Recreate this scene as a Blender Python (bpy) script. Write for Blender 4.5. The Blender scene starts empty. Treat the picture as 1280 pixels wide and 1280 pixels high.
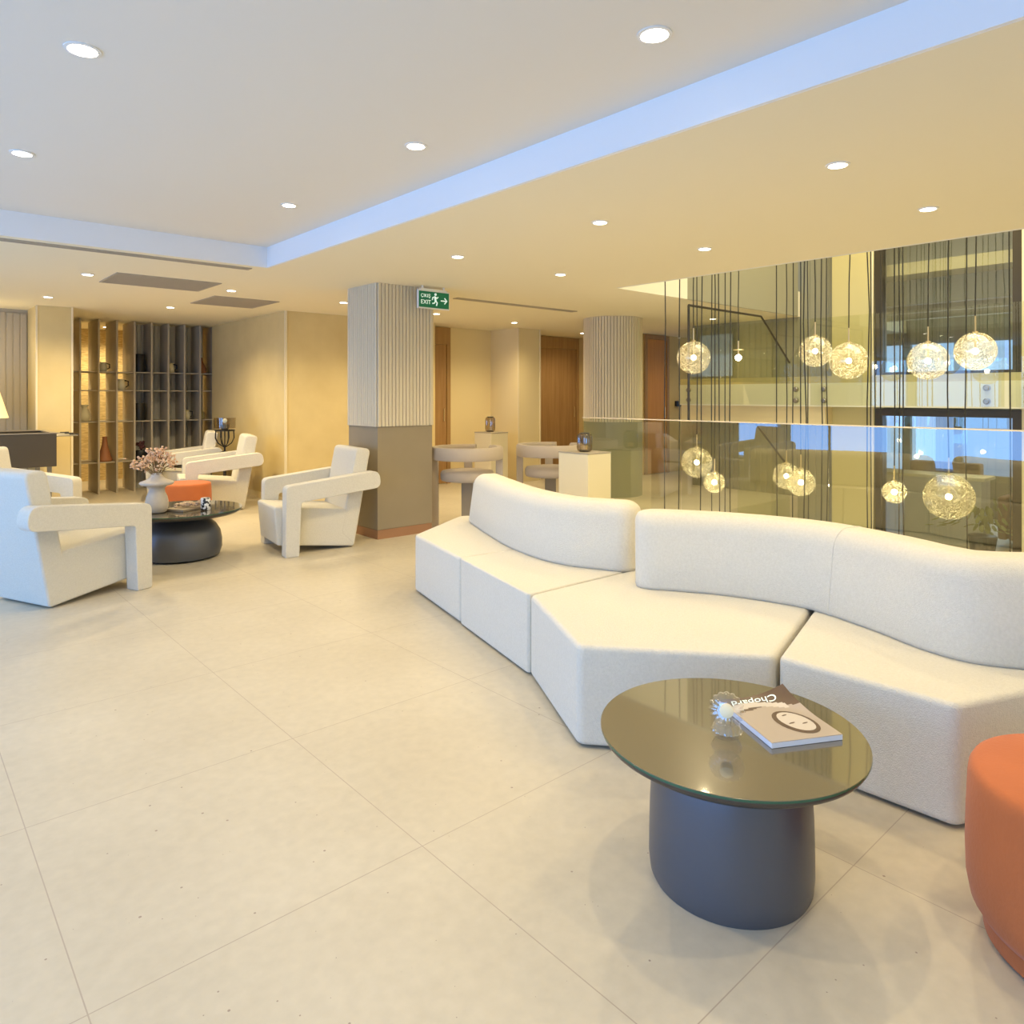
import bpy, bmesh, math, random
from mathutils import Vector, Matrix
random.seed(7)
S = bpy.context.scene
COL = S.collection
# ---------------------------------------------------------------- camera
FPX = 890.0; HZ = 495.0; EYE = 1.4
YAW = math.atan2(790.0, 890.0)
cd = bpy.data.cameras.new('camera'); cam = bpy.data.objects.new('camera', cd); COL.objects.link(cam)
cam.location = (0, 0, EYE); cam.rotation_euler = (math.pi/2, 0, -YAW)
cd.sensor_width = 36; cd.lens = FPX/1280*36; cd.shift_y = -(640-HZ)/1280; cd.clip_end = 200; cd.clip_start = .05
S.camera = cam
# ---------------------------------------------------------------- world, exposure, large lights
w = bpy.data.worlds.new('sky'); S.world = w; w.use_nodes = True
bg = w.node_tree.nodes['Background']; bg.inputs[0].default_value = (.36, .58, 1, 1); bg.inputs[1].default_value = 1.3
S.view_settings.view_transform = 'Standard'; S.view_settings.look = 'None'
S.view_settings.exposure = -0.12; S.view_settings.gamma = 1; S.view_settings.use_curve_mapping = False
WARM = (1, .79, .45)
def area(name, loc, rot, sx, sy, power, color):
    l = bpy.data.lights.new(name, 'AREA'); l.shape = 'RECTANGLE'; l.size = sx; l.size_y = sy
    l.energy = power; l.color = color
    o = bpy.data.objects.new(name, l); COL.objects.link(o); o.location = loc; o.rotation_euler = rot
    return o
# daylight coming in through the street windows on the left and behind the viewpoint
BAYS = (-.9, 1.5, 3.9, 6.3, 8.0)
for yb, wb in zip(BAYS, (1.9, 1.9, 1.9, 1.9, .9)): area('daylight_left', (-2.96, yb, 1.25), (0, -math.pi/2, 0), 2.3, wb, 32*wb, (.19, .45, 1))
area('daylight_behind', (1.0, -3.4, 1.35), (math.pi/2, 0, 0), 6.0, 2.1, 22, (.55, .74, 1))
area('atrium_top_light', (7.6, 1.0, 5.4), (0, 0, 0), 3.0, 6.0, 330, (1, .93, .72))  # area light just under the closed atrium ceiling
area('annex_daylight', (13.4, 2.5, 1.2), (0, math.pi/2, 0), 3.5, 4.0, 60, (.6, .78, 1))

RT = (math.cos(YAW), -math.sin(YAW)); VD = (math.sin(YAW), math.cos(YAW))
def at_z(px, py, z=0):
    Y = FPX*(EYE-z)/(py-HZ); X = (px-640)/FPX*Y
    return Vector((X*RT[0]+Y*VD[0], X*RT[1]+Y*VD[1], z))
def at_u(px, py, u):
    k = (px-640)/FPX*RT[0]+VD[0]; d = u/k
    return Vector((u, d*((px-640)/FPX*RT[1]+VD[1]), EYE-(py-HZ)*d/FPX)), d
def at_v(px, py, v):
    k = (px-640)/FPX*RT[1]+VD[1]; d = v/k
    return Vector((d*((px-640)/FPX*RT[0]+VD[0]), v, EYE-(py-HZ)*d/FPX)), d
def at_d(px, py, d):
    X = (px-640)/FPX*d
    return Vector((X*RT[0]+d*VD[0], X*RT[1]+d*VD[1], EYE-(py-HZ)*d/FPX))

# ---------------------------------------------------------------- materials
def nd(nt, t, **k):
    n = nt.nodes.new(t)
    for a, b in k.items(): setattr(n, a, b)
    return n
def mat(name, col, rough=.6, metal=0, var=None, vscale=4, bump=0, bscale=60, coat=0, sheen=0, emit=None, estr=0, stretch=None):
    m = bpy.data.materials.new(name); m.use_nodes = True; nt = m.node_tree; p = nt.nodes['Principled BSDF']
    p.inputs['Base Color'].default_value = (*col, 1); p.inputs['Roughness'].default_value = rough; p.inputs['Metallic'].default_value = metal
    if coat: p.inputs['Coat Weight'].default_value = coat; p.inputs['Coat Roughness'].default_value = .04
    if sheen: p.inputs['Sheen Weight'].default_value = sheen
    if emit: p.inputs['Emission Color'].default_value = (*emit, 1); p.inputs['Emission Strength'].default_value = estr
    tc = nd(nt, 'ShaderNodeTexCoord'); src = tc.outputs['Object']
    if stretch:
        mp = nd(nt, 'ShaderNodeMapping'); mp.inputs['Scale'].default_value = stretch; nt.links.new(src, mp.inputs[0]); src = mp.outputs[0]
    if var:
        n = nd(nt, 'ShaderNodeTexNoise'); n.inputs['Scale'].default_value = vscale; n.inputs['Detail'].default_value = 4
        nt.links.new(src, n.inputs['Vector'])
        r = nd(nt, 'ShaderNodeValToRGB'); r.color_ramp.elements[0].position = .3; r.color_ramp.elements[1].position = .7
        r.color_ramp.elements[0].color = (*var, 1); r.color_ramp.elements[1].color = (*col, 1)
        nt.links.new(n.outputs['Fac'], r.inputs[0]); nt.links.new(r.outputs[0], p.inputs['Base Color'])
    if bump:
        n = nd(nt, 'ShaderNodeTexNoise'); n.inputs['Scale'].default_value = bscale; n.inputs['Detail'].default_value = 3
        nt.links.new(src, n.inputs['Vector'])
        b = nd(nt, 'ShaderNodeBump'); b.inputs['Strength'].default_value = bump; b.inputs['Distance'].default_value = .01
        nt.links.new(n.outputs['Fac'], b.inputs['Height']); nt.links.new(b.outputs[0], p.inputs['Normal'])
    return m
def glass(name, tint, refl=.08, rough=0.0, gcol=(1, 1, 1), ior=1.45):
    m = bpy.data.materials.new(name); m.use_nodes = True; nt = m.node_tree; nt.nodes.clear()
    o = nd(nt, 'ShaderNodeOutputMaterial'); t = nd(nt, 'ShaderNodeBsdfTransparent'); t.inputs[0].default_value = (*tint, 1)
    g = nd(nt, 'ShaderNodeBsdfGlossy'); g.inputs['Roughness'].default_value = rough; g.inputs[0].default_value = (*gcol, 1)
    f = nd(nt, 'ShaderNodeFresnel'); f.inputs[0].default_value = ior
    a = nd(nt, 'ShaderNodeMath', operation='ADD', use_clamp=True); a.inputs[1].default_value = refl
    mx = nd(nt, 'ShaderNodeMixShader')
    gm = nd(nt, 'ShaderNodeNewGeometry'); iv = nd(nt, 'ShaderNodeMath', operation='SUBTRACT'); iv.inputs[0].default_value = 1
    nt.links.new(gm.outputs['Backfacing'], iv.inputs[1]); ml = nd(nt, 'ShaderNodeMath', operation='MULTIPLY')
    nt.links.new(f.outputs[0], a.inputs[0]); nt.links.new(a.outputs[0], ml.inputs[0]); nt.links.new(iv.outputs[0], ml.inputs[1]); nt.links.new(ml.outputs[0], mx.inputs[0])
    nt.links.new(t.outputs[0], mx.inputs[1]); nt.links.new(g.outputs[0], mx.inputs[2]); nt.links.new(mx.outputs[0], o.inputs[0])
    return m
def floor_mat():
    m = mat('stone_tile', (.62, .56, .44), .42, var=(.56, .50, .385), vscale=1.6, bump=.04, bscale=40)
    nt = m.node_tree; p = nt.nodes['Principled BSDF']
    base = p.inputs['Base Color'].links[0].from_socket
    tc = nd(nt, 'ShaderNodeTexCoord'); sp = nd(nt, 'ShaderNodeSeparateXYZ'); nt.links.new(tc.outputs['Object'], sp.inputs[0])
    def lines(sock, off, per):
        a = nd(nt, 'ShaderNodeMath', operation='SUBTRACT'); nt.links.new(sock, a.inputs[0]); a.inputs[1].default_value = off - 50*per
        b = nd(nt, 'ShaderNodeMath', operation='MODULO'); nt.links.new(a.outputs[0], b.inputs[0]); b.inputs[1].default_value = per
        c = nd(nt, 'ShaderNodeMath', operation='LESS_THAN'); nt.links.new(b.outputs[0], c.inputs[0]); c.inputs[1].default_value = .0032
        return c.outputs[0]
    l1 = lines(sp.outputs[0], .35, .91); l2 = lines(sp.outputs[1], 1.84, .93)
    mx = nd(nt, 'ShaderNodeMath', operation='MAXIMUM'); nt.links.new(l1, mx.inputs[0]); nt.links.new(l2, mx.inputs[1])
    # fine clouding and small dark aggregate flecks
    v = nd(nt, 'ShaderNodeTexVoronoi'); v.inputs['Scale'].default_value = 42; nt.links.new(tc.outputs['Object'], v.inputs['Vector'])
    sc = nd(nt, 'ShaderNodeSeparateColor'); nt.links.new(v.outputs['Color'], sc.inputs[0])
    sz = nd(nt, 'ShaderNodeMath', operation='MULTIPLY'); nt.links.new(sc.outputs[0], sz.inputs[0]); nt.links.new(sc.outputs[1], sz.inputs[1])
    sz2 = nd(nt, 'ShaderNodeMath', operation='POWER'); nt.links.new(sz.outputs[0], sz2.inputs[0]); sz2.inputs[1].default_value = 3
    sz3 = nd(nt, 'ShaderNodeMath', operation='MULTIPLY'); nt.links.new(sz2.outputs[0], sz3.inputs[0]); sz3.inputs[1].default_value = .22
    lt = nd(nt, 'ShaderNodeMath', operation='LESS_THAN'); nt.links.new(v.outputs['Distance'], lt.inputs[0]); nt.links.new(sz3.outputs[0], lt.inputs[1])
    n = nd(nt, 'ShaderNodeTexNoise'); n.inputs['Scale'].default_value = 22; n.inputs['Detail'].default_value = 8; nt.links.new(tc.outputs['Object'], n.inputs['Vector'])
    mr = nd(nt, 'ShaderNodeMapRange'); mr.inputs[1].default_value = .3; mr.inputs[2].default_value = .7; mr.inputs[3].default_value = .95; mr.inputs[4].default_value = 1.04
    nt.links.new(n.outputs['Fac'], mr.inputs[0])
    mu = nd(nt, 'ShaderNodeMix', data_type='RGBA', blend_type='MULTIPLY'); mu.inputs[0].default_value = 1
    nt.links.new(base, mu.inputs[6]); nt.links.new(mr.outputs[0], mu.inputs[7])
    m1 = nd(nt, 'ShaderNodeMix', data_type='RGBA'); nt.links.new(lt.outputs[0], m1.inputs[0]); nt.links.new(mu.outputs[2], m1.inputs[6]); m1.inputs[7].default_value = (.33, .26, .2, 1)
    m2 = nd(nt, 'ShaderNodeMix', data_type='RGBA'); nt.links.new(mx.outputs[0], m2.inputs[0]); nt.links.new(m1.outputs[2], m2.inputs[6]); m2.inputs[7].default_value = (.43, .36, .28, 1)
    nt.links.new(m2.outputs[2], p.inputs['Base Color'])
    return m
M = dict(
 floor=floor_mat(),
 ceil=mat('ceiling_paint', (.82, .78, .70), .9),
 ceil_low=mat('soffit_paint', (.88, .81, .62), .9),
 ceil_white=mat('white_paint', (.86, .86, .86), .9),
 wall=mat('sand_wallcovering', (.76, .61, .30), .8, var=(.70, .55, .26), vscale=3, bump=.05, bscale=200),
 orange_wood=mat('orange_wood', (.66, .33, .08), .5, var=(.58, .27, .06), vscale=3, stretch=(9, 9, .5)),
 wall2=mat('cream_wall', (.84, .71, .42), .85),
 trimcream=mat('cream_trim', (.85, .74, .50), .6),
 flute=mat('fluted_beige', (.68, .60, .44), .7),
 flute_dark=mat('fluted_taupe', (.42, .37, .28), .7),
 taupe=mat('taupe_panel', (.32, .265, .18), .6, var=(.295, .245, .165), vscale=3),
 base_wood=mat('brown_plinth', (.36, .19, .10), .5),
 wood=mat('oak_door', (.46, .28, .12), .5, var=(.36, .20, .08), vscale=3, stretch=(9, 9, .5)),
 wood_frame=mat('oak_frame', (.46, .29, .12), .5, var=(.38, .22, .09), vscale=3, stretch=(9, 9, .5)),
 boucle=mat('cream_boucle', (.76, .72, .61), .95, var=(.70, .66, .55), vscale=90, bump=.5, bscale=260, sheen=.3),
 stoolfab=mat('taupe_boucle', (.50, .42, .32), .95, bump=.4, bscale=150, sheen=.2),
 orange=mat('orange_velvet', (.54, .145, .035), .8, var=(.48, .125, .03), vscale=5, bump=.1, bscale=90, sheen=.12),
 dark=mat('dark_metal', (.10, .095, .09), .38, .75),
 tbase=mat('smoky_metal', (.13, .14, .165), .38, .55),
 ttop=mat('smoked_glass_top', (.10, .085, .05), .25, 0, coat=1),
 gedge=mat('green_glass_edge', (.04, .12, .065), .15),
 bronze=mat('dark_bronze', (.07, .055, .035), .4, .4),
 cable=mat('black_cable', (.03, .028, .02), .5),
 brass=mat('brass', (.75, .62, .36), .3, .9),
 black=mat('black', (.012, .012, .012), .45),
 vent=mat('vent_grey', (.42, .37, .29), .7),
 lens=mat('lamp_lens', (1, 1, 1), .4, emit=(1, .93, .8), estr=14),
 bulb=mat('bulb_glow', (1, 1, 1), .4, emit=(1, .85, .55), estr=45),
 ring=mat('white_ring', (.85, .83, .78), .5),
 band=mat('cream_band', (.88, .84, .66), .7),
 olive=mat('olive_panel', (.34, .32, .22), .6),
 yell=mat('yellow_pilaster', (.66, .57, .27), .7),
 bolt=mat('steel_bolt', (.35, .33, .28), .3, .9),
 shelf=mat('grey_metal_fin', (.50, .45, .36), .5, .1, var=(.44, .39, .31), vscale=6, stretch=(6, 6, .6)),
 ceramic=mat('grey_ceramic', (.62, .57, .50), .6, var=(.56, .51, .45), vscale=25),
 cream=mat('cream_ceramic', (.72, .66, .45), .5),
 terra=mat('terracotta', (.33, .13, .05), .6),
 oliveglaze=mat('olive_glaze', (.38, .33, .16), .4),
 blossom=mat('dried_blossom', (.80, .48, .28), .9, var=(.80, .60, .42), vscale=60),
 stem=mat('dry_stem', (.30, .20, .08), .8),
 foos=mat('foosball_dark', (.085, .065, .04), .5),
 field=mat('playfield', (.5, .45, .33), .5),
 shade=mat('lamp_shade', (.9, .75, .45), .8, emit=(1, .78, .42), estr=.55),
 green=mat('exit_green', (.0, .12, .05), .5, emit=(0, .15, .06), estr=.3),
 white=mat('white_mark', (.85, .9, .85), .5, emit=(.8, 1, .85), estr=.5),
 paper=mat('paper', (.82, .84, .88), .6),
 cover=mat('cover_beige', (.47, .40, .35), .28, coat=.4),
 cover_dark=mat('cover_brown', (.11, .065, .045), .3, coat=.4),
 cover_skin=mat('cover_pale', (.66, .60, .55), .3, coat=.4),
 wax=mat('wax', (.92, .80, .52), .5),
 lantern=mat('ribbed_smoked', (.10, .085, .07), .25, .3, coat=.5),
 pedestal=mat('pedestal_cream', (.80, .72, .50), .6),
 brick=mat('ribbed_stone', (.85, .68, .34), .8, var=(.55, .40, .18), vscale=4, stretch=(3, 3, 14)),
 outside=mat('pale_facade', (.62, .66, .72), .9),
 brown=mat('brown_sofa', (.30, .17, .08), .8),
 gold=mat('gold_strip', (.65, .55, .28), .4, .3),
)
M['rail_glass'] = glass('balustrade_glass', (.93, .94, .86), .11)
M['guard_glass'] = glass('guard_glass', (.93, .94, .87), .05)
M['win_glass'] = glass('window_glass', (.93, .95, .93), .10)
M['ttop'].node_tree.nodes['Principled BSDF'].inputs['Coat IOR'].default_value = 1.85
M['smoke'] = glass('smoked_shade', (.62, .55, .45), .12, .05)
M['tint'] = glass('tabletop_glass', (.9, .93, .85), .12)
M['crystal'] = glass('cut_crystal', (.95, .96, 1), .14, .0, ior=1.5)
def globe_mat():
    m = glass('spun_glass', (.97, .95, .88), .10, .06, (1, .96, .82)); nt = m.node_tree
    o = [n for n in nt.nodes if n.type == 'OUTPUT_MATERIAL'][0]; mx = [n for n in nt.nodes if n.type == 'MIX_SHADER'][0]
    tl = nd(nt, 'ShaderNodeBsdfTranslucent'); tl.inputs[0].default_value = (1, .93, .7, 1)
    tc = nd(nt, 'ShaderNodeTexCoord'); n = nd(nt, 'ShaderNodeTexNoise'); n.inputs['Scale'].default_value = 26; n.inputs['Detail'].default_value = 6; n.inputs['Distortion'].default_value = 3.5
    nt.links.new(tc.outputs['Object'], n.inputs['Vector'])
    r = nd(nt, 'ShaderNodeValToRGB'); r.color_ramp.elements[0].position = .47; r.color_ramp.elements[0].color = (.03, .03, .03, 1)
    r.color_ramp.elements[1].position = .58; r.color_ramp.elements[1].color = (.42, .42, .42, 1); nt.links.new(n.outputs['Fac'], r.inputs[0])
    m2 = nd(nt, 'ShaderNodeMixShader'); nt.links.new(r.outputs[0], m2.inputs[0]); nt.links.new(mx.outputs[0], m2.inputs[1]); nt.links.new(tl.outputs[0], m2.inputs[2])
    nt.links.new(m2.outputs[0], o.inputs[0]); return m
M['globe'] = globe_mat()

# ---------------------------------------------------------------- mesh helpers
def box(bm, x0, x1, y0, y1, z0, z1):
    v = [bm.verts.new(c) for c in ((x0,y0,z0),(x1,y0,z0),(x1,y1,z0),(x0,y1,z0),(x0,y0,z1),(x1,y0,z1),(x1,y1,z1),(x0,y1,z1))]
    for f in ((0,3,2,1),(4,5,6,7),(0,1,5,4),(1,2,6,5),(2,3,7,6),(3,0,4,7)): bm.faces.new([v[i] for i in f])
def prism(bm, poly, z0, z1, xf=None):
    """poly of (x, y) extruded z0..z1; xf maps a Vector"""
    g = (lambda c: c) if xf is None else xf
    a = [bm.verts.new(g(Vector((x, y, z0)))) for x, y in poly]; b = [bm.verts.new(g(Vector((x, y, z1)))) for x, y in poly]
    n = len(poly); bm.faces.new(a[::-1]); bm.faces.new(b)
    for i in range(n): bm.faces.new((a[i], a[(i+1) % n], b[(i+1) % n], b[i]))
def lathe(bm, prof, c=(0, 0, 0), n=40, xf=None, rib=0, ribn=0, axis=None):
    c = Vector(c); rings = []
    for r, z in prof:
        ring = []
        for i in range(n):
            t = 2*math.pi*i/n; rr = r*(1+rib*math.cos(ribn*t)) if rib else r
            p = Vector((rr*math.cos(t), rr*math.sin(t), z))
            if axis is not None: p = axis @ p
            ring.append(bm.verts.new(c+p))
        rings.append(ring)
    for k in range(len(rings)-1):
        for i in range(n):
            j = (i+1) % n; bm.faces.new((rings[k][i], rings[k][j], rings[k+1][j], rings[k+1][i]))
    bm.faces.new(rings[0][::-1]); bm.faces.new(rings[-1])
def tube(bm, pts, r, n=8):
    pts = [Vector(p) for p in pts]; rings = []
    for i, p in enumerate(pts):
        d = (pts[min(i+1, len(pts)-1)]-pts[max(i-1, 0)]).normalized()
        a = d.orthogonal().normalized() if abs(d.z) < .99 else Vector((1, 0, 0)); b = d.cross(a).normalized(); a = b.cross(d)
        if i and (rings[-1][0].co-pts[i-1]).dot(a) < 0: a, b = -a, -b
        rr = r[i] if isinstance(r, (list, tuple)) else r
        rings.append([bm.verts.new(p+rr*(math.cos(2*math.pi*k/n)*a+math.sin(2*math.pi*k/n)*b)) for k in range(n)])
    for k in range(len(rings)-1):
        for i in range(n):
            j = (i+1) % n; bm.faces.new((rings[k][i], rings[k][j], rings[k+1][j], rings[k+1][i]))
    bm.faces.new(rings[0][::-1]); bm.faces.new(rings[-1])
def ball(bm, c, r, seg=20, scale=(1, 1, 1)):
    m = Matrix.Translation(c) @ Matrix.Diagonal((*scale, 1))
    bmesh.ops.create_uvsphere(bm, u_segments=seg, v_segments=seg//2+2, radius=r, matrix=m)
def NB(): return bmesh.new()
def obj(name, bm, m, parent=None, smooth=False, bevel=0, seg=3, loc=None, rotz=None, label=None):
    bmesh.ops.recalc_face_normals(bm, faces=bm.faces)
    me = bpy.data.meshes.new(name); bm.to_mesh(me); bm.free()
    o = bpy.data.objects.new(name, me); COL.objects.link(o); me.materials.append(M[m] if isinstance(m, str) else m)
    if parent is not None: o.parent = parent
    if loc: o.location = loc
    if rotz is not None: o.rotation_euler = (0, 0, rotz)
    if bevel:
        b = o.modifiers.new('bevel', 'BEVEL'); b.width = bevel; b.segments = seg; b.limit_method = 'ANGLE'; b.angle_limit = math.radians(35)
        for p in me.polygons: p.use_smooth = True
        wn = o.modifiers.new('wn', 'WEIGHTED_NORMAL'); wn.keep_sharp = False
    elif smooth:
        for p in me.polygons: p.use_smooth = True
        if smooth == 'angle': me.set_sharp_from_angle(angle=math.radians(40))
    if label: o['label'] = label
    return o
def tag(o, label, cat, group=None):
    o['label'] = label; o['category'] = cat
    if group: o['group'] = group
    return o
def thing(name, label, cat, loc=(0, 0, 0), rotz=0, group=None):
    o = bpy.data.objects.new(name, None); COL.objects.link(o); o.location = loc; o.rotation_euler = (0, 0, rotz)
    o.empty_display_size = .1
    return tag(o, label, cat, group)
def struct(name, bm, m, parent=None, **k):
    o = obj(name, bm, m, parent, **k)
    if parent is None: o['kind'] = 'structure'
    return o
def sbox(name, m, *b, parent=None, **k):
    bm = NB(); box(bm, *b); return struct(name, bm, m, parent, **k)
def dup(root, label, loc=None, rotz=None, group=None, name=None):
    r = root.copy(); COL.objects.link(r)
    if loc is not None: r.location = loc
    if rotz is not None: r.rotation_euler = (0, 0, rotz)
    r['label'] = label
    if group: r['group'] = group
    for ch in [o for o in list(bpy.data.objects) if o.parent == root]:
        c = ch.copy(); COL.objects.link(c); c.parent = r
        for g in [o for o in list(bpy.data.objects) if o.parent == ch]:
            d = g.copy(); COL.objects.link(d); d.parent = c
    return r
def flutes(bm, a, b, z0, z1, pitch=.042, depth=.014, back=.03, side=1):
    """half-round ribs on the plane a->b, standing out to the left of a->b times side"""
    a = Vector((*a, 0)); b = Vector((*b, 0)); L = (b-a).length; d = (b-a)/L; nrm = Vector((-d.y, d.x, 0))*side
    n = max(1, round(L/pitch)); p = L/n; pts = []
    for i in range(n):
        for t, h in ((0, 0), (.15, 0), (.17, .8), (.24, 1), (.91, 1), (.98, .8)):
            pts.append(a+d*p*(i+t)+nrm*h*depth)
        pts.append(a+d*p*(i+1)+nrm*0)
    pts.append(b-nrm*back); pts.append(a-nrm*back)
    lo = [bm.verts.new((q.x, q.y, z0)) for q in pts]; hi = [bm.verts.new((q.x, q.y, z1)) for q in pts]
    k = len(pts)
    for i in range(k): bm.faces.new((lo[i], lo[(i+1) % k], hi[(i+1) % k], hi[i]))
    bm.faces.new(lo[::-1]); bm.faces.new(hi)

downlight_spots_annex = []
# ================================================================ STRUCTURE
C1 = 2.504; C2 = 2.68; UC = 2.51; VC = 6.0; UA = 5.62; VA = 4.76
bm = NB(); box(bm, -3, UA+.03, -3.6, 16, -.35, 0); box(bm, UA+.03, 14, VA+.03, 16, -.35, 0); struct('floor', bm, 'floor')
bm = NB(); box(bm, UC, UA, -3.6, VA, C1, C1+.35); box(bm, UC, 14, VA, 16, C1, C1+.35); box(bm, -3, UC, VC, 16, C1, C1+.35)
struct('ceiling', bm, 'ceil_low')
sbox('ceiling_raised', 'ceil', -3, UC-.02, -3.6, VC-.02, C2, C2+.1)
bm = NB(); box(bm, UC-.02, UC, -3.6, VC-.02, C1+.001, C2+.1); box(bm, -3, UC, VC-.02, VC, C1+.001, C2+.1); struct('trim_cove', bm, 'ceil_white')
# atrium shell
sbox('wall_atrium_upper', 'ceil_white', UA-.0, UA+.05, -3.6, VA, C1+.002, 5.6)
sbox('wall_atrium_end', 'band', UA, 6.88, VA-.02, VA, C1, 5.6)
sbox('wall_atrium_end_olive', 'olive', 6.88, 9.5, VA-.02, VA, C1, 5.6)
sbox('wall_atrium_below', 'olive', UA-.02, UA+.03, -3.6, VA+.03, -3.3, -.35)
sbox('ceiling_atrium', 'ceil_low', UA, 14, -3.6, 7.0, 5.5, 5.6)
sbox('floor_atrium', 'floor', UA, 14, -3.6, 9, -3.4, -3.2)
sbox('wall_atrium_right', 'wall2', UA, 9.5, -3.6, -3.5, -3.3, 5.6)
# outer walls
bm = NB(); box(bm, -3.1, -3, -3.6, 16, -.3, .05); box(bm, -3.1, -3, -3.6, 16, 2.4, 3)
box(bm, -3.1, -3, 8.8, 16, .05, 2.4); box(bm, -3.1, -3, -3.6, -2.5, .05, 2.4); 
for y0_, y1_ in ((-2.5, -1.9), (.1, .5), (2.5, 2.9), (4.9, 5.3), (7.3, 7.5), (8.5, 8.8)): box(bm, -3.1, -3, y0_, y1_, .05, 2.4)
struct('wall_left', bm, 'wall2')
sbox('wall_behind', 'wall2', -3, UA, -3.7, -3.6, 0, 3)
# back walls
sbox('wall_back_left', 'flute_dark', -3, 1.42, 10.985, 11.1, 0, C1)
bm = NB(); flutes(bm, (-1.2, 10.972), (1.41, 10.972), .0, C1-.05, .075, .008, .005, side=-1); struct('wall_back_left_fluting', bm, 'flute_dark')
bm = NB(); box(bm, 1.42, 1.80, 10.30, 11.3, 0, C1); struct('wall_pier', bm, 'wall')
bm = NB(); box(bm, 1.412, 1.432, 10.29, 10.30, 0, C1); box(bm, 1.785, 1.805, 10.29, 10.30, 0, C1); struct('trim_pier', bm, 'trimcream')
bm = NB(); box(bm, 3.92, 4.04, 8.95, 11.55, 0, C1); box(bm, 3.92, 6.28, 8.83, 8.95, 0, C1); struct('wall_nook', bm, 'wall')
bm = NB(); box(bm, 3.905, 3.935, 8.812, 8.829, 0, C1); struct('trim_nook', bm, 'trimcream')
bm = NB(); box(bm, 3.905, 3.919, 8.83, 11.4, 0, .08); box(bm, 3.94, 6.2, 8.815, 8.829, 0, .08); struct('baseboard_nook', bm, 'wall2')
bm = NB(); box(bm, 6.28, 7.85, 9.25, 9.37, 0, C1); box(bm, 7.73, 7.85, 8.68, 9.25, 0, C1); box(bm, 7.73, 8.22, 8.56, 8.68, 0, C1); box(bm, 8.10, 8.22, 8.68, 9.37, 0, C1)
box(bm, 6.28, 6.3, 8.95, 9.25, 0, C1); struct('wall_back', bm, 'wall2')
bm = NB(); box(bm, 7.72, 7.745, 8.542, 8.559, 0, C1); box(bm, 8.205, 8.225, 8.542, 8.559, 0, C1); struct('trim_back', bm, 'trimcream')
bm = NB(); box(bm, 8.22, 10.1, 9.37, 9.49, 0, C1); box(bm, 10.0, 10.12, 7.95, 9.37, 0, C1); box(bm, 10.0, 14, 7.9, 8.02, 0, C1); struct('wall_back_right', bm, 'wall')
# doors
def door(n, u0, u1, v, ztop, head, label, wm='wood'):
    d = thing('door_%d' % n, label, 'door'); d['kind'] = 'structure'; del d['category']
    bm = NB(); box(bm, u0, u1, v-.03, v, ztop, head); box(bm, u0, u0+.07, v-.03, v, 0, ztop); box(bm, u1-.07, u1, v-.03, v, 0, ztop)
    obj('door_frame', bm, 'wood_frame', d)
    bm = NB(); box(bm, u0+.075, u1-.075, v-.015, v, .01, ztop-.005)
    obj('door_leaf', bm, wm, d)
    bm = NB(); tube(bm, [(u1-.13, v-.03, 1.0), (u1-.13, v-.03, 1.2)], .009); obj('door_handle', bm, 'brass', d)
door(1, 6.02, 6.86, 9.245, 2.22, C1-.01, 'tall oak door beside the square column')
door(2, 8.8, 10.0, 9.365, 2.28, C1-.01, 'wide oak door behind the pair of barrel stools')
door(3, 10.14, 10.85, 7.895, 2.42, C1-.01, 'narrow orange-brown door beside the round column', 'orange_wood')
# square column
cx0, cx1, cy0, cy1 = 3.62, 4.27, 6.05, 6.62; CZ = 1.10
bm = NB(); flutes(bm, (cx1, cy0), (cx0, cy0), CZ, C1, .041, .014, .06, side=1); flutes(bm, (cx0, cy0), (cx0, cy1), CZ, C1, .041, .014, .06, side=1)
flutes(bm, (cx0, cy1), (cx1, cy1), CZ, C1, .041, .014, .06, side=1); flutes(bm, (cx1, cy1), (cx1, cy0), CZ, C1, .041, .014, .06, side=1)
t = thing('square_column', 'square column with ribbed beige upper half and plain taupe lower half', 'column', (0, 0, 0))
obj('ribbed_cladding', bm, 'flute', t)
bm = NB(); box(bm, cx0, cx1, cy0, cy1, .09, CZ); obj('lower_panel', bm, 'taupe', t, bevel=.006)
bm = NB(); box(bm, cx0+.005, cx1-.005, cy0+.005, cy1-.005, 0, .09); obj('plinth', bm, 'base_wood', t)
# round column
RC = at_d(766, 495, 10.2); RR = .42; RC.z = 0
t = thing('round_column', 'round column with ribbed cream cladding above a grey-green base', 'column', RC)
bm = NB(); pl = []
for i in range(60):
    for tt, h in ((0, -.018), (.16, -.018), (.2, -.003), (.28, 0), (.88, 0), (.96, -.003)):
        aa = 2*math.pi*(i+tt)/60; pl.append(((RR+h)*math.cos(aa), (RR+h)*math.sin(aa)))
prism(bm, pl, 1.04, C1); obj('ribbed_cladding', bm, 'flute', t, smooth='angle')
bm = NB(); lathe(bm, [(RR-.004, 0), (RR-.004, 1.04)], n=64); obj('lower_panel', bm, mat('grey_green_panel', (.27, .27, .18), .5), t, smooth='angle')

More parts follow.
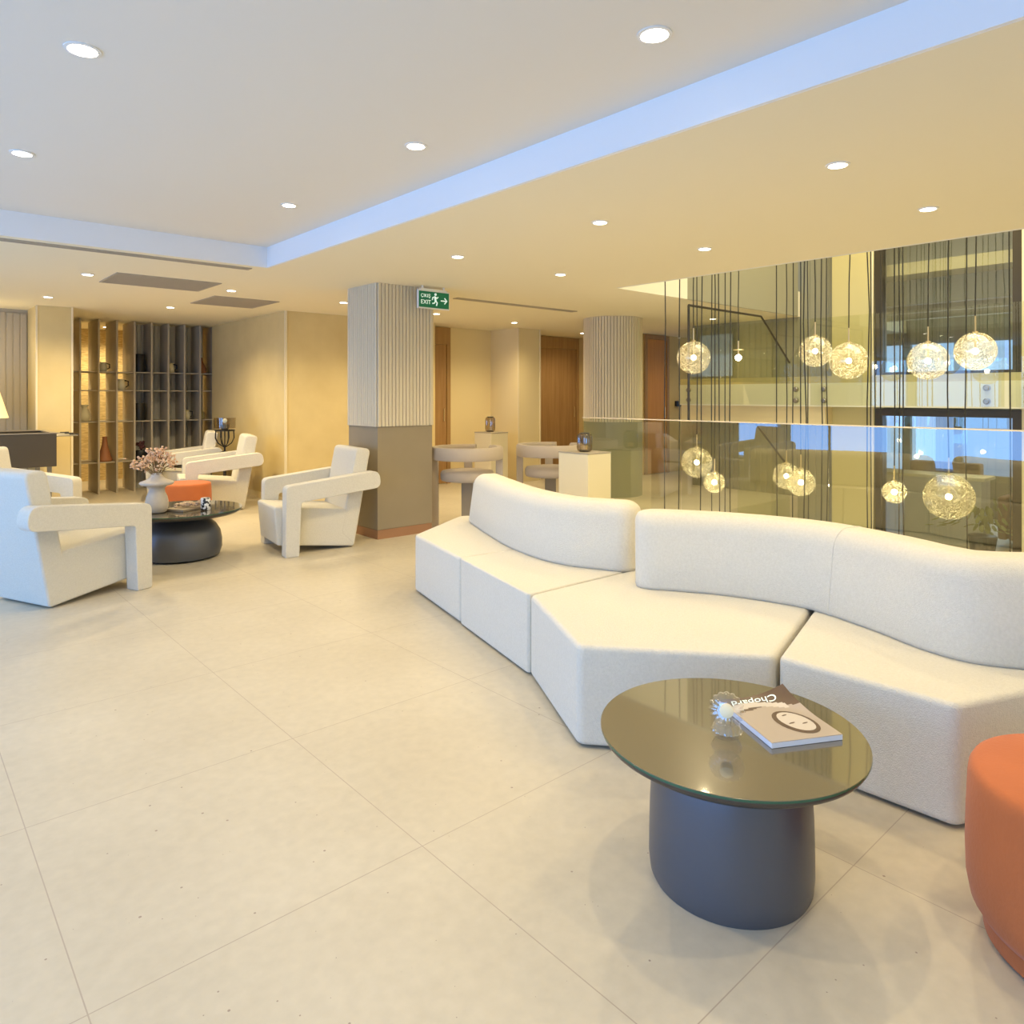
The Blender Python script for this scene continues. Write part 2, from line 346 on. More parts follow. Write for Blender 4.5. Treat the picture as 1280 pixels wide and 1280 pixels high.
# far atrium wall u = 9.5
FU = 9.5
bm = NB(); flutes(bm, (FU+.1, 6.52), (FU+.1, 4.27), -3.2, 5.5, .09, .008, .1, side=-1); struct('wall_atrium_fluted', bm, 'olive')
sbox('wall_atrium_pilaster', 'yell', FU, FU+.3, 3.73, 4.27, -3.2, 5.5)
bm = NB(); box(bm, FU, FU+.3, -3.5, 2.16, -3.2, 5.5); struct('wall_atrium_near_pilaster', bm, 'yell')
bm = NB(); box(bm, FU-.01, FU, 3.74, 3.765, -3.2, 5.5); box(bm, FU-.01, FU, 2.12, 2.155, -3.2, 5.5); struct('trim_atrium', bm, 'trimcream')
sbox('trim_slab', 'band', FU-.25, FU+.08, -3.4, 6.52, 1.26, 1.57)
sbox('trim_slab_edge', 'gold', FU-.22, FU+.08, -3.4, 6.52, 1.57, 1.66)
sbox('trim_slab_soffit', 'wall2', FU-.2, FU+.08, 4.27, 6.52, 1.03, 1.26)
def window(n, z0, z1, label):
    d = thing('window_%d' % n, label, 'window', ); d['kind'] = 'structure'; del d['category']
    bm = NB(); y0, y1 = 2.16, 3.73; a = .09
    box(bm, FU+.02, FU+.16, y0, y0+a, z0, z1); box(bm, FU+.02, FU+.16, y1-a, y1, z0, z1)
    box(bm, FU+.02, FU+.16, y0+a, y1-a, z0, z0+.04); box(bm, FU+.02, FU+.16, y0+a, y1-a, z1-a, z1)
    obj('window_frame', bm, 'bronze', d)
    bm = NB(); box(bm, FU+.07, FU+.08, y0+a, y1-a, z0+.04, z1-a); obj('pane', bm, 'win_glass', d)
window(1, 1.66, 3.6, 'upper dark-framed window across the atrium')
window(2, -2.6, 1.24, 'lower dark-framed window across the atrium')
sbox('wall_over_window', 'olive', FU+.02, FU+.2, 2.16, 3.73, 3.6, 5.5)
# annex behind the windows
sbox('ceiling_annex', 'gold', FU+.3, 13.6, -1, 6, 2.95, 3.1)
bm = NB()
for k in range(3): box(bm, FU+.8+k*1.0, FU+.95+k*1.0, -1, 6, 2.62, 2.95)
struct('trim_annex_beam', bm, 'olive')
sbox('wall_annex_header', 'olive', FU+.5, FU+.6, -1, 6, 3.1, 5.5)
sbox('floor_annex_upper', 'olive', FU+.31, 13.6, -1, 6, 1.3, 1.56)
sbox('floor_annex_lower', 'floor', FU+.31, 13.6, -1, 6, -.75, -.6)
bm = NB(); box(bm, 13.5, 13.6, -1, 6, 2.3, 3.0); box(bm, 13.5, 13.6, -1, 6, 1.05, 1.75); box(bm, 13.5, 13.6, -1, 6, -.6, .1)
for y in (-1, 1.3, 2.9, 3.9, 4.7): box(bm, 13.5, 13.6, y, y+.12, .1, 3)
struct('wall_annex', bm, 'olive')
bm = NB(); box(bm, FU+.31, 13.6, 5.9, 6, -.6, 3); box(bm, FU+.31, 13.6, -1.1, -1, -.6, 3); struct('wall_annex_side', bm, 'wall2')
# facing building outside
t = thing('street_building', 'pale building outside beyond the lower window', 'building', (22, 5, -3))
bm = NB(); box(bm, 0, 4, -6, 2.0, 0, 4.6); obj('facade', bm, 'outside', t)

# lounge seen through the lower window
def boxthing(name, label, cat, loc, parts, group=None):
    t = thing(name, label, cat, loc, 0, group)
    for nm, m_, b in parts:
        bm = NB(); box(bm, *b); obj(nm, bm, m_, t, bevel=.03 if m_ in ('brown', 'boucle') else 0)
sofa_parts = [('seat', 'brown', (-.4, .4, -.5, .5, .08, .45)), ('backrest', 'brown', (.22, .42, -.5, .5, .46, .95)), ('armrest', 'brown', (-.4, .22, -.62, -.51, .08, .65)), ('armrest', 'brown', (-.4, .22, .51, .62, .08, .65))]
boxthing('lounge_chair', 'brown lounge chair seen through the lower window, at its right side', 'armchair', (11.6, 2.2, -.6), sofa_parts, 'brown lounge chairs beyond the lower window')
boxthing('lounge_chair', 'brown lounge chair seen through the lower window, near its middle', 'armchair', (12.4, 3.9, -.6), sofa_parts, 'brown lounge chairs beyond the lower window')
boxthing('reception_counter', 'pale counter seen through the lower window', 'counter', (11.0, 3.6, -.6), [('counter_body', 'ceil_white', (-.2, .2, -.7, .7, 0, .88)), ('counter_top', 'band', (-.25, .25, -.75, .75, .88, .92))])
t = thing('potted_shrub', 'leafy yellow-green plant at the foot of the lower window', 'plant', (10.3, 2.75, -.6))
bm = NB(); lathe(bm, [(.12, 0), (.16, .25), (.15, .26)], n=20); obj('pot', bm, 'dark', t)
bm = NB(); rr = random.Random(3)
for i in range(90):
    a = rr.uniform(0, 6.28); e = rr.uniform(.1, 1.4); L = rr.uniform(.1, .42); c = Vector((math.cos(a)*math.cos(e)*L, math.sin(a)*math.cos(e)*L*1.6, .28+math.sin(e)*L))
    bmesh.ops.create_icosphere(bm, subdivisions=1, radius=.045, matrix=Matrix.Translation(c) @ Matrix.Rotation(a, 4, 'Z') @ Matrix.Rotation(e, 4, 'Y') @ Matrix.Diagonal((1.5, .6, .15, 1)))
obj('foliage', bm, mat('yellow_green_leaf', (.35, .36, .10), .6), t)
for i, (x, y) in enumerate(((10.6, 2.4), (10.6, 3.3), (11.6, 2.8), (12.6, 2.4))): downlight_spots_annex.append((x, y))
# balustrade at the atrium edge
t = thing('glass_balustrade', 'frameless glass balustrade along the atrium edge behind the white sofa', 'balustrade', (UA+.015, 0, 0))
ys = [VA+.45, 3.95, 2.55, 1.15, -.25, -1.65]
for i in range(5):
    bm = NB(); box(bm, -.007, .007, ys[i+1]+.01, ys[i]-.01, .0, 1.165); obj('glass_panel', bm, 'rail_glass', t)
bm = NB(); box(bm, -.008, .008, ys[-1], ys[0], 1.165, 1.175); obj('edge_cap', bm, 'trimcream', t)

# upper landing guard across the atrium
t = thing('landing_guard', 'glass guard bolted to the cream slab across the atrium', 'guard rail', (FU-.3, 0, 0))
for y1, y0 in ((6.50, 4.46), (4.42, 2.25), (2.21, .2)):
    bm = NB(); box(bm, -.006, .006, y0, y1, 1.28, 2.42); g = obj('glass_panel', bm, 'guard_glass', t)
    for yy in (y1-.17, y0+.17):
        for z in (1.34, 1.49):
            bm = NB(); lathe(bm, [(.035, -.03), (.035, .0), (.025, .012)], (-.0, yy, z), 16, axis=Matrix.Rotation(-math.pi/2, 3, 'Y')); obj('bolt', bm, 'bolt', t, smooth='angle')
# stair guards on the end of the atrium
def stairguard(label, pts, zb):
    t = thing('stair_guard', label, 'guard rail', (0, VA-.05, 0))
    bm = NB(); lo = [(x, z-dz) for x, z, dz in pts][::-1]
    prism(bm, [(x, z) for x, z, dz in pts]+lo, -.006, .006, xf=lambda c: Vector((c.x, c.z, c.y))); obj('glass_panel', bm, 'guard_glass', t)
    bm = NB(); tube(bm, [(x, 0, z) for x, z, dz in pts], .014, 6)
    if zb is not None: tube(bm, [(pts[0][0], 0, zb), (pts[0][0], 0, pts[0][1])], .014, 6)
    obj('handrail', bm, 'bronze', t)
stairguard('upper stair guard with dark rail sloping down behind the pendants', [(6.86, 2.43, .86), (8.45, 2.42, .85), (9.2, 1.85, .28)], 1.12)
stairguard('lower stair guard with dark rail seen through the balustrade', [(7.9, 1.06, 1.2), (8.3, 1.06, 1.2), (9.2, .42, 1.0)], None)
bm = NB(); p, _ = at_v(851, 504.5, 7.87); box(bm, p.x-.16, p.x+.10, p.y-.02, p.y+.02, p.z-.05, p.z+.05); tag(obj('wall_switch', bm, 'black'), 'small black switch box on the wall beside the cream slab end', 'switch')

# ================================================================ CEILING FITTINGS
def downlight(loc, label, r=.043, power=30, lamp=True, group='recessed ceiling downlights'):
    t = thing('downlight', label, 'ceiling light', loc, 0, group)
    bm = NB(); lathe(bm, [(r+.012, 0), (r+.012, -.004), (r, -.006), (r, -.002)], n=28); obj('trim_ring', bm, 'ring', t, smooth='angle')
    bm = NB(); lathe(bm, [(r*.93, -.004), (r*.93, -.007)], n=28); obj('lens', bm, 'lens', t)
    if lamp:
        l = bpy.data.lights.new('downlight_lamp', 'SPOT'); l.energy = power; l.color = WARM; l.spot_size = math.radians(150); l.spot_blend = .9; l.shadow_soft_size = .03
        o = bpy.data.objects.new('downlight_lamp', l); COL.objects.link(o); o.parent = t; o.location = (0, 0, -.03)
PW = 40; PB = 86
D = [
 ((.56, 3.02, C2), 'large round downlight at the upper left corner of the picture, raised ceiling', .05, PW),
 ((2.05, 1.55, C2), 'large round downlight at the top of the picture, nearest the cove edge', .05, PW),
 ((2.05, 3.05, C2), 'round downlight in the middle of the raised ceiling', .045, PW),
 ((.56, 4.52, C2), 'round downlight at the left edge of the picture, raised ceiling', .045, PW),
 ((2.05, 4.56, C2), 'round downlight nearest the inner corner of the raised ceiling', .042, PW),
 ((3.42, 1.51, C1), 'largest downlight on the lower ceiling, above the sofa', .043, PW),
 ((4.62, 1.51, C1), 'downlight on the lower ceiling nearest the right edge of the picture', .043, PW*1.5),
 ((4.62, 3.03, C1), 'downlight by the atrium edge above the leftmost hanging globe', .043, PW*1.5),
 ((3.42, 3.01, C1), 'downlight on the lower ceiling right of the square column, second from the cove', .043, PW),
 ((3.42, 4.50, C1), 'downlight right above the exit sign, in front of the square column', .043, PW*1.6),
 ((4.62, 4.54, C1), 'downlight above the linear vent slot, left of the atrium opening', .043, PW*1.6),
 ((7.12, 7.97, C1), 'farthest downlight, in front of the cream wall corner', .043, PB),
 ((5.58, 7.81, C1), 'downlight just below the exit sign', .043, PB),
 ((1.41, 7.39, C1), 'downlight beside the left end of the larger vent grille', .043, PB),
 ((1.40, 9.36, C1), 'downlight above the cream pier at far left', .043, PB),
 ((2.70, 9.44, C1), 'downlight in front of the finned shelf', .043, PB*1.7),
 ((2.75, 7.52, C1), 'downlight between the two vent grilles', .043, PB),
 ((4.09, 7.60, C1), 'downlight half hidden at the left of the square column', .043, PB),
]
for loc, lab, r, pw in D: downlight(loc, lab, r, pw)
for loc in ((.56, .05, C2), (2.05, .05, C2), (.56, 1.5, C2), (3.42, .02, C1), (4.62, .02, C1), (-.3, 7.4, C1), (-.3, 9.4, C1)):
    downlight(loc, 'round downlight outside the picture, beside or behind the viewpoint', .045, PW, group='downlights outside the picture')
for loc, lab in (((8.9, 5.7, C1), 'hidden'), ((9.2, 8.5, C1), 'hidden'), ((10.5, 6.7, C1), 'hidden')):  # ceiling lamps added past the round column to brighten the far door
    downlight(loc, 'downlight added past the round column to brighten the far door', .043, PW, group='downlights added past the round column')

for i, (x, y) in enumerate(downlight_spots_annex):
    downlight((x, y, 2.95), 'small downlight in the room behind the upper window', .045, 18, group='downlights behind the upper window')
    downlight((x, y, 1.3), 'small downlight in the lounge behind the lower window', .045, 14, group='downlights behind the lower window')
def grille(label, u0, u1, v0, v1, n, name='vent_grille', m='vent'):
    t = thing(name, label, 'air vent', ((u0+u1)/2, (v0+v1)/2, C1)); a = (u1-u0)/2; b = (v1-v0)/2
    bm = NB(); f = .02
    box(bm, -a, a, -b, -b+f, -.008, 0); box(bm, -a, a, b-f, b, -.008, 0); box(bm, -a, -a+f, -b+f, b-f, -.008, 0); box(bm, a-f, a, -b+f, b-f, -.008, 0); obj('frame', bm, m, t)
    bm = NB(); s = 2*(b-f)/n
    for k in range(n):
        y = -b+f+s*k; box(bm, -a+f, a-f, y+s*.15, y+s*.7, -.006, 0)
    box(bm, -a+f, a-f, -b+f, b-f, -.002, 0); obj('slats', bm, m, t)
grille('larger square vent grille in the lower ceiling at left', 1.58, 2.50, 7.09, 7.78, 18)
grille('smaller-looking vent grille in the lower ceiling, nearer the ribbed column', 2.75, 3.49, 8.02, 8.84, 18)
grille('long narrow vent slot along the cove edge at left', -.6, 2.40, 6.08, 6.17, 3, 'vent_slot')
grille('narrow vent slot in the ceiling between exit sign and round column', 4.84, 6.78, 6.36, 6.46, 3, 'vent_slot')

# exit sign
p0 = at_d(523, 495, 7.05); ex = thing('exit_sign', 'green illuminated exit sign hung from the ceiling by the square column', 'exit sign', (p0.x, p0.y, 2.275))
bm = NB(); box(bm, 0, .385, 0, .03, 0, .185); obj('housing', bm, 'ring', ex, bevel=.004)
bm = NB(); box(bm, .006, .372, -.003, 0, .012, .172); obj('green_panel', bm, 'green', ex)
bm = NB(); box(bm, .03, .35, .0, .03, .185, .20); box(bm, .05, .07, .01, .02, .2, .229); box(bm, .31, .33, .01, .02, .2, .229); obj('ceiling_bracket', bm, 'ring', ex)
bm = NB()
tube(bm, [(.195, -.004, .125), (.205, -.004, .085)], .011, 6); ball(bm, (.203, -.004, .148), .013, 10)
tube(bm, [(.205, -.004, .085), (.225, -.004, .065), (.215, -.004, .035)], .007, 6); tube(bm, [(.203, -.004, .085), (.19, -.004, .06), (.165, -.004, .055)], .007, 6)
tube(bm, [(.197, -.004, .125), (.225, -.004, .11), (.235, -.004, .125)], .006, 6); tube(bm, [(.197, -.004, .125), (.17, -.004, .115), (.165, -.004, .09)], .006, 6)
obj('running_figure', bm, 'white', ex)
bm = NB(); tube(bm, [(.27, -.004, .09), (.34, -.004, .09)], .006, 6); tube(bm, [(.315, -.004, .12), (.345, -.004, .09), (.315, -.004, .06)], .006, 6); obj('arrow', bm, 'white', ex)
def text(body, name, m, parent, loc, size, rot, shear=0, depth=.0008, label=None, sx=1):
    cu = bpy.data.curves.new(name, 'FONT'); cu.body = body; cu.size = size; cu.extrude = depth; cu.shear = shear
    tmp = bpy.data.objects.new('tmp', cu); COL.objects.link(tmp)
    dg = bpy.context.evaluated_depsgraph_get(); me = bpy.data.meshes.new_from_object(tmp.evaluated_get(dg)); bpy.data.objects.remove(tmp)
    o = bpy.data.objects.new(name, me); COL.objects.link(o); me.materials.clear(); me.materials.append(M[m]); o.parent = parent; o.location = loc; o.rotation_euler = rot; o.scale = (sx, 1, 1)
    return o
text('EXIT', 'exit_lettering', 'white', ex, (.025, -.004, .045), .06, (math.pi/2, 0, 0))
text('ÇIKIŞ', 'exit_lettering', 'white', ex, (.025, -.004, .112), .048, (math.pi/2, 0, 0))

# ================================================================ SOFA
def fillet(pts, r, n=5):
    out = []; N = len(pts)
    for i in range(N):
        p = Vector(pts[i]); a = Vector(pts[i-1]); b = Vector(pts[(i+1) % N])
        da = (a-p); db = (b-p); k = min(r, da.length*.45, db.length*.45); A = p+da.normalized()*k; Bq = p+db.normalized()*k
        for j in range(n+1):
            t = j/n; out.append(tuple(A*(1-t)**2+p*2*t*(1-t)+Bq*t*t))
    return out
sofa = thing('modular_sofa', 'long winding cream boucle modular sofa along the balustrade', 'sofa', (2.9, 2.5, 0))
def seatmod(poly, label):
    bm = NB(); q = fillet([(x-2.9, y-2.5) for x, y in poly], .03, 4); prism(bm, q, .012, .41)
    return obj('seat_module', bm, 'boucle', sofa, bevel=.022, seg=4, label=label)
g = .004
seatmod([(2.86, 4.27), (2.655, 3.47+g), (3.42, 3.40+g), (3.66, 4.66), (3.58, 4.69)], 'seat module at the far left end')
seatmod([(2.65, 3.47-g), (2.42, 2.60+g), (3.33, 2.58+g), (3.44, 3.40-g)], 'second seat module from the far left')
seatmod([(2.425, 2.60-g), (2.07, 1.94), (2.55-g, 1.36+g), (3.52, 1.635+g), (3.50, 2.15), (3.35, 2.58-g)], 'third seat module with a pointed front corner')
seatmod([(2.55+g, 1.355-g), (2.58, .76), (3.55, .38), (3.75, .85), (3.54, 1.63-g)], 'seat module nearest the right edge')
def catmull(P, n=10):
    out = []; P = [Vector(p) for p in P]
    for i in range(len(P)-1):
        a = P[i-1] if i else P[0]*2-P[1]; b, c = P[i], P[i+1]; d = P[i+2] if i+2 < len(P) else P[-1]*2-P[-2]
        for j in range(n):
            t = j/n; out.append(.5*((2*b)+(-a+c)*t+(2*a-5*b+4*c-d)*t*t+(-a+3*b-3*c+d)*t**3))
    out.append(P[-1]); return out
def backrest(front, th, z0, z1, lean, label, seam=None):
    """front = base line of the front face, swept upward with rounded ends and top; side -1 puts the bulk toward +u"""
    c = catmull(front, 8); n = len(c)
    nr = []
    for i in range(n):
        d = (c[min(i+1, n-1)]-c[max(i-1, 0)]).normalized(); nr.append(Vector((-d.y, d.x)))
    L = [0]
    for i in range(1, n): L.append(L[-1]+(c[i]-c[i-1]).length)
    tot = L[-1]
    bm = NB(); rings = []
    R = .085; H = z1-z0
    prof = []
    hw = th/2
    # cross-section: closed loop (s across -hw..hw, z)
    def arc(cx, cz, a0, a1, k=7): return [(cx+R*math.cos(a0+(a1-a0)*i/k), cz+R*math.sin(a0+(a1-a0)*i/k)) for i in range(k+1)]
    prof = [(-hw+.012, 0), (-hw, .02), (-hw, H*.5)]+arc(-hw+R, H-R, math.pi, math.pi/2)+arc(hw-R, H-R, math.pi/2, 0)+[(hw, H*.5), (hw, .02), (hw-.012, 0)]
    er = .10
    idx = []
    # end rounding samples
    samples = []
    k = 7
    for i in range(k): a = math.pi/2*i/k; samples.append((0, er*(1-math.cos(a)), math.sin(a)))
    for i in range(n):
        if er < L[i] < tot-er: samples.append((None, L[i], 1.0))
    for i in range(k, -1, -1): a = math.pi/2*i/k; samples.append((1, tot-er*(1-math.cos(a)), math.sin(a)))
    def at(s):
        s = max(0, min(tot, s))
        for i in range(1, n):
            if s <= L[i]+1e-9:
                t = (s-L[i-1])/(L[i]-L[i-1]); return c[i-1].lerp(c[i], t), nr[i-1].lerp(nr[i], t).normalized()
        return c[-1], nr[-1]
    for _, s, f in samples:
        p, nn = at(s); q = p-nn*(-hw)  # centre line behind the front face
        core = max(.0, hw-er)
        ring = []
        for a, z in prof:
            # squash the outline towards the core at rounded ends
            aa = a; sg = 1 if a > 0 else -1
            if abs(a) > core: aa = sg*(core+(abs(a)-core)*f)
            zz = z
            if z > H-er: zz = (H-er)+(z-(H-er))*(.35+.65*f)
            off = lean*(z/H)
            w3 = q+nn*(aa+off)
            ring.append(bm.verts.new((w3.x-2.9, w3.y-2.5, z0+zz)))
        rings.append(ring)
    m = len(prof)
    for i in range(len(rings)-1):
        for j in range(m):
            jj = (j+1) % m; bm.faces.new((rings[i][j], rings[i][jj], rings[i+1][jj], rings[i+1][j]))
    bm.faces.new(rings[0]); bm.faces.new(rings[-1][::-1])
    o = obj('backrest', bm, 'boucle', sofa, smooth=True, label=label)
    if seam:
        p, nn = at(seam); q = p+nn*hw; pts = []
        for a, z in prof: w3 = q+nn*(a+lean*z/H); pts.append((w3.x-2.9, w3.y-2.5, z0+z))
        bm = NB(); tube(bm, pts, .0028, 6); obj('seam', bm, 'boucle', o)
    return o, at, tot
backrest([(3.47, 4.46), (3.30, 4.08), (3.08, 3.55), (2.98, 3.15), (2.985, 2.88), (3.07, 2.66), (3.13, 2.52)], .24, .412, .79, .05, 'left curved backrest')
backrest([(2.885, 2.29), (2.97, 2.19), (3.12, 1.92), (3.205, 1.58), (3.13, 1.27), (3.03, 1.03), (3.005, .86), (3.07, .71), (3.20, .56), (3.34, .46)], .24, .412, .795, .05, 'right curved backrest with centre seam', .92)

# ================================================================ SIDE TABLE (near)
def lathe_table(label, loc, top_r, top_z, prof, ttop='ttop'):
    t = thing('coffee_table', label, 'coffee table', loc)
    bm = NB(); lathe(bm, prof, n=96); obj('base', bm, 'tbase', t, smooth='angle')
    bm = NB(); lathe(bm, [(top_r-.035, top_z-.04), (top_r-.008, top_z-.022), (top_r-.002, top_z-.012), (top_r-.002, top_z-.008)], n=128); obj('tabletop', bm, 'dark', t, smooth='angle')
    bm = NB(); lathe(bm, [(top_r, top_z-.007), (top_r, top_z-.001), (top_r-.001, top_z)], n=128)
    o = obj('glass_top', bm, ttop, t); o.data.materials.append(M['gedge'])
    for p in o.data.polygons:
        if abs(p.normal.z) < .7: p.material_index = 1
    return t
TR = Vector((1.863, 1.138, 0))
lathe_table('round side table with smoky cylindrical base in front of the sofa', TR, .375, .425,
    [(.222, 0), (.228, .012), (.232, .05), (.231, .14), (.229, .21), (.225, .28), (.218, .34), (.209, .375), (.18, .387)])
TL = at_d(226, 495, 6.2); TL.z = 0
lathe_table('low round coffee table with dark dome base among the armchairs', TL, .50, .42,
    [(.25, 0), (.315, .02), (.335, .08), (.335, .15), (.32, .22), (.285, .28), (.23, .325), (.15, .36), (.1, .38)])

# magazine
mg = [Vector((1.75, .97)), Vector((1.95, .85)), Vector((2.135, 1.10)), Vector((1.93, 1.20))]
mc = sum(mg, Vector((0, 0)))/4
ax = ((mg[1]-mg[0])+(mg[2]-mg[3])).normalized(); ang = math.atan2(ax.y, ax.x)
mgt = thing('magazine', 'thick glossy magazine with pale portrait cover on the near side table', 'magazine', (mc.x*1.035, mc.y*1.035, .426), ang)
W_, H_ = .225, .285
def curved_sheet(bm, z0, z1, w, h, nx=10, ny=10):
    def lift(x, y):
        a = max(0, (x/w+.5+y/h+.5)-1.35); return .075*a*a
    top = [[bm.verts.new((w*(i/nx-.5), h*(j/ny-.5), z1+lift(w*(i/nx-.5), h*(j/ny-.5)))) for i in range(nx+1)] for j in range(ny+1)]
    bot = [[bm.verts.new((w*(i/nx-.5), h*(j/ny-.5), z0+lift(w*(i/nx-.5), h*(j/ny-.5))*(.0 if z0 < .001 else 1))) for i in range(nx+1)] for j in range(ny+1)]
    for j in range(ny):
        for i in range(nx):
            bm.faces.new((top[j][i], top[j][i+1], top[j+1][i+1], top[j+1][i])); bm.faces.new((bot[j][i], bot[j+1][i], bot[j+1][i+1], bot[j][i+1]))
    for i in range(nx):
        bm.faces.new((bot[0][i], bot[0][i+1], top[0][i+1], top[0][i])); bm.faces.new((bot[ny][i+1], bot[ny][i], top[ny][i], top[ny][i+1]))
    for j in range(ny):
        bm.faces.new((bot[j+1][0], bot[j][0], top[j][0], top[j+1][0])); bm.faces.new((bot[j][nx], bot[j+1][nx], top[j+1][nx], top[j][nx]))
bm = NB(); curved_sheet(bm, 0, .014, W_, H_); obj('pages', bm, 'paper', mgt)
bm = NB(); curved_sheet(bm, .0145, .0155, W_, H_, 44, 44); cov = obj('cover', bm, 'cover', mgt); cov.data.materials.append(M['cover_dark']); cov.data.materials.append(M['cover_skin'])
for f_ in cov.data.polygons:
    x, y, _ = f_.center; yb = .060+.012*math.sin(x*30+1)
    if y > yb: f_.material_index = 1
    # printed arm crossing the dark area, and the soft pattern at its far corner
    ya = .058+.03*math.cos((x+.03)*16)
    if abs(y-ya) < .015+.05*max(0, -x) and x < .07: f_.material_index = 2
def patch(name, pts, m, z):
    bm = NB()
    def lift(x, y):
        a = max(0, (x/W_+.5+y/H_+.5)-1.35); return .075*a*a
    c = sum((Vector(p) for p in pts), Vector((0, 0)))/len(pts)
    rings = []
    for s in (1, .66, .33):
        rings.append([bm.verts.new((c.x+(p[0]-c.x)*s, c.y+(p[1]-c.y)*s, z+lift(c.x+(p[0]-c.x)*s, c.y+(p[1]-c.y)*s))) for p in pts])
    cv = bm.verts.new((c.x, c.y, z+lift(c.x, c.y))); n = len(pts)
    for k in range(2):
        for i in range(n): bm.faces.new((rings[k][i], rings[k][(i+1) % n], rings[k+1][(i+1) % n], rings[k+1][i]))
    for i in range(n): bm.faces.new((rings[2][i], rings[2][(i+1) % n], cv))
    o = obj(name, bm, m, cov); return o
def ell(cx, cy, a, b, rot=0, n=24): return [(cx+a*math.cos(t)*math.cos(rot)-b*math.sin(t)*math.sin(rot), cy+a*math.cos(t)*math.sin(rot)+b*math.sin(t)*math.cos(rot)) for t in [2*math.pi*i/n for i in range(n)]]
patch('printed_hair', ell(.03, -.045, .056, .075, .25), 'cover_dark', .0160)
patch('printed_face', ell(.033, -.042, .043, .062, .25), 'cover_skin', .0163)
for (x, y, a, b) in ((.014, -.05, .012, .003), (.052, -.058, .011, .003), (.022, .0, .010, .003)):
    patch('printed_feature', ell(x, y, a, b, .25, 14), 'cover_dark', .0165)
tt = text('Chopard', 'cover_title', 'white', cov, (0, 0, 0), .044, (0, 0, 0), shear=.35, depth=.0003)
for v_ in tt.data.vertices:
    x, y = .072-v_.co.x, .122-v_.co.y; a_ = max(0, (x/W_+.5+y/H_+.5)-1.35); v_.co = (x, y, .0166+v_.co.z+.075*a_*a_)

# crystal candle holder
cp = Vector((1.745*1.035, 1.075*1.035, .426)); fc = math.atan2(-cp.y, -cp.x)
cr = thing('candle_holder', 'small cut crystal candle holder beside the magazine', 'candle holder', cp, fc)
bm = NB(); lathe(bm, [(.022, 0), (.034, .006), (.042, .022), (.034, .040), (.024, .048), (.022, .05)], n=96, rib=.045, ribn=16); obj('crystal_base', bm, 'crystal', cr, smooth='angle')
bm = NB(); A = Matrix.Rotation(math.radians(72), 3, 'Y')
lathe(bm, [(.020, -.026), (.038, -.018), (.048, -.002), (.045, .012), (.034, .021), (.022, .022)], (0, 0, .078), 96, rib=.05, ribn=16, axis=A); obj('crystal_bowl', bm, 'crystal', cr, smooth='angle')
bm = NB(); lathe(bm, [(.017, .004), (.019, .010), (.019, .026), (.012, .029)], (0, 0, .078), 24, axis=A); obj('tealight', bm, 'wax', cr, smooth='angle')

# ================================================================ POUFS
pf = thing('pouf', 'large orange velvet pouf at the right edge beside the side table', 'pouf', (2.277, .33, 0), 0, 'orange velvet poufs')
bm = NB(); lathe(bm, [(.262, .058), (.28, .062), (.298, .09), (.307, .14), (.309, .22), (.307, .30), (.303, .395), (.300, .415), (.293, .428), (.28, .434), (.2, .436), (.05, .436)], n=72); obj('cushion_body', bm, 'orange', pf, smooth=True)
bm = NB(); lathe(bm, [(.262, .004), (.268, .01), (.268, .058)], n=72); obj('pouf_base', bm, 'orange', pf, smooth='angle')
p = at_d(233, 495, 8.05); dup(pf, 'small orange pouf behind the low coffee table', (p.x, p.y, 0)).scale = (.86, .86, .97)

# ================================================================ ARMCHAIRS
def rounded_poly(pts, rads):
    out = []; N = len(pts)
    for i in range(N):
        p = Vector(pts[i]); a = Vector(pts[i-1]); b = Vector(pts[(i+1) % N]); r = rads[i]
        if r == 0: out.append(tuple(p)); continue
        da = a-p; db = b-p; k = min(r, da.length*.48, db.length*.48); A = p+da.normalized()*k; B_ = p+db.normalized()*k
        for j in range(7): t = j/6; out.append(tuple(A*(1-t)**2+p*2*t*(1-t)+B_*t*t))
    return out
def make_armchair(label):
    t = thing('armchair', label, 'armchair', (0, 0, 0), 0, 'cream angular armchairs')
    side = lambda c: Vector((c.x, c.z, c.y))
    hw = .29
    bm = NB(); prism(bm, rounded_poly([(.0, .008), (.70, .09), (.73, .43), (.10, .365), (-.05, .30)], [0, .02, .03, .02, 0]), -hw, hw, side); obj('seat', bm, 'boucle', t, bevel=.018)
    bm = NB(); prism(bm, rounded_poly([(-.005, .008), (.13, .14), (-.02, .92), (-.165, .905)], [0, 0, .05, .05]), -hw-.002, hw+.002, side); obj('backrest', bm, 'boucle', t, bevel=.02)
    for s in (-1, 1):
        bm = NB(); prof = rounded_poly([(.545, .0), (.665, .0), (.66, .615), (-.20, .71), (-.22, .55), (.525, .47)], [.01, .01, .05, .075, .07, .02])
        y0, y1 = (hw+.004, hw+.125) if s > 0 else (-hw-.125, -hw-.004)
        prism(bm, prof, y0, y1, side); obj('armrest', bm, 'boucle', t, bevel=.02)
    return t
def aim(fx, fy): return math.atan2(fy, fx)
ch = make_armchair('cream armchair in front of the square column, facing left')
ch.location = (3.33, 6.20, 0); ch.rotation_euler[2] = aim(-.99, .14)
dup(ch, 'large cream armchair at the left edge, its back turned to the daylight', (.72, 5.77, 0), aim(.92, .39))
dup(ch, 'cream armchair partly hidden behind the left edge armchair', (.72, 8.15, 0), aim(.65, -.76))
dup(ch, 'cream armchair behind the small orange pouf, near the nook corner', (3.42, 9.02, 0), aim(-.97, .24))
dup(ch, 'cream armchair farthest back beside the finned shelf', (3.38, 10.25, 0), aim(-.96, .28))

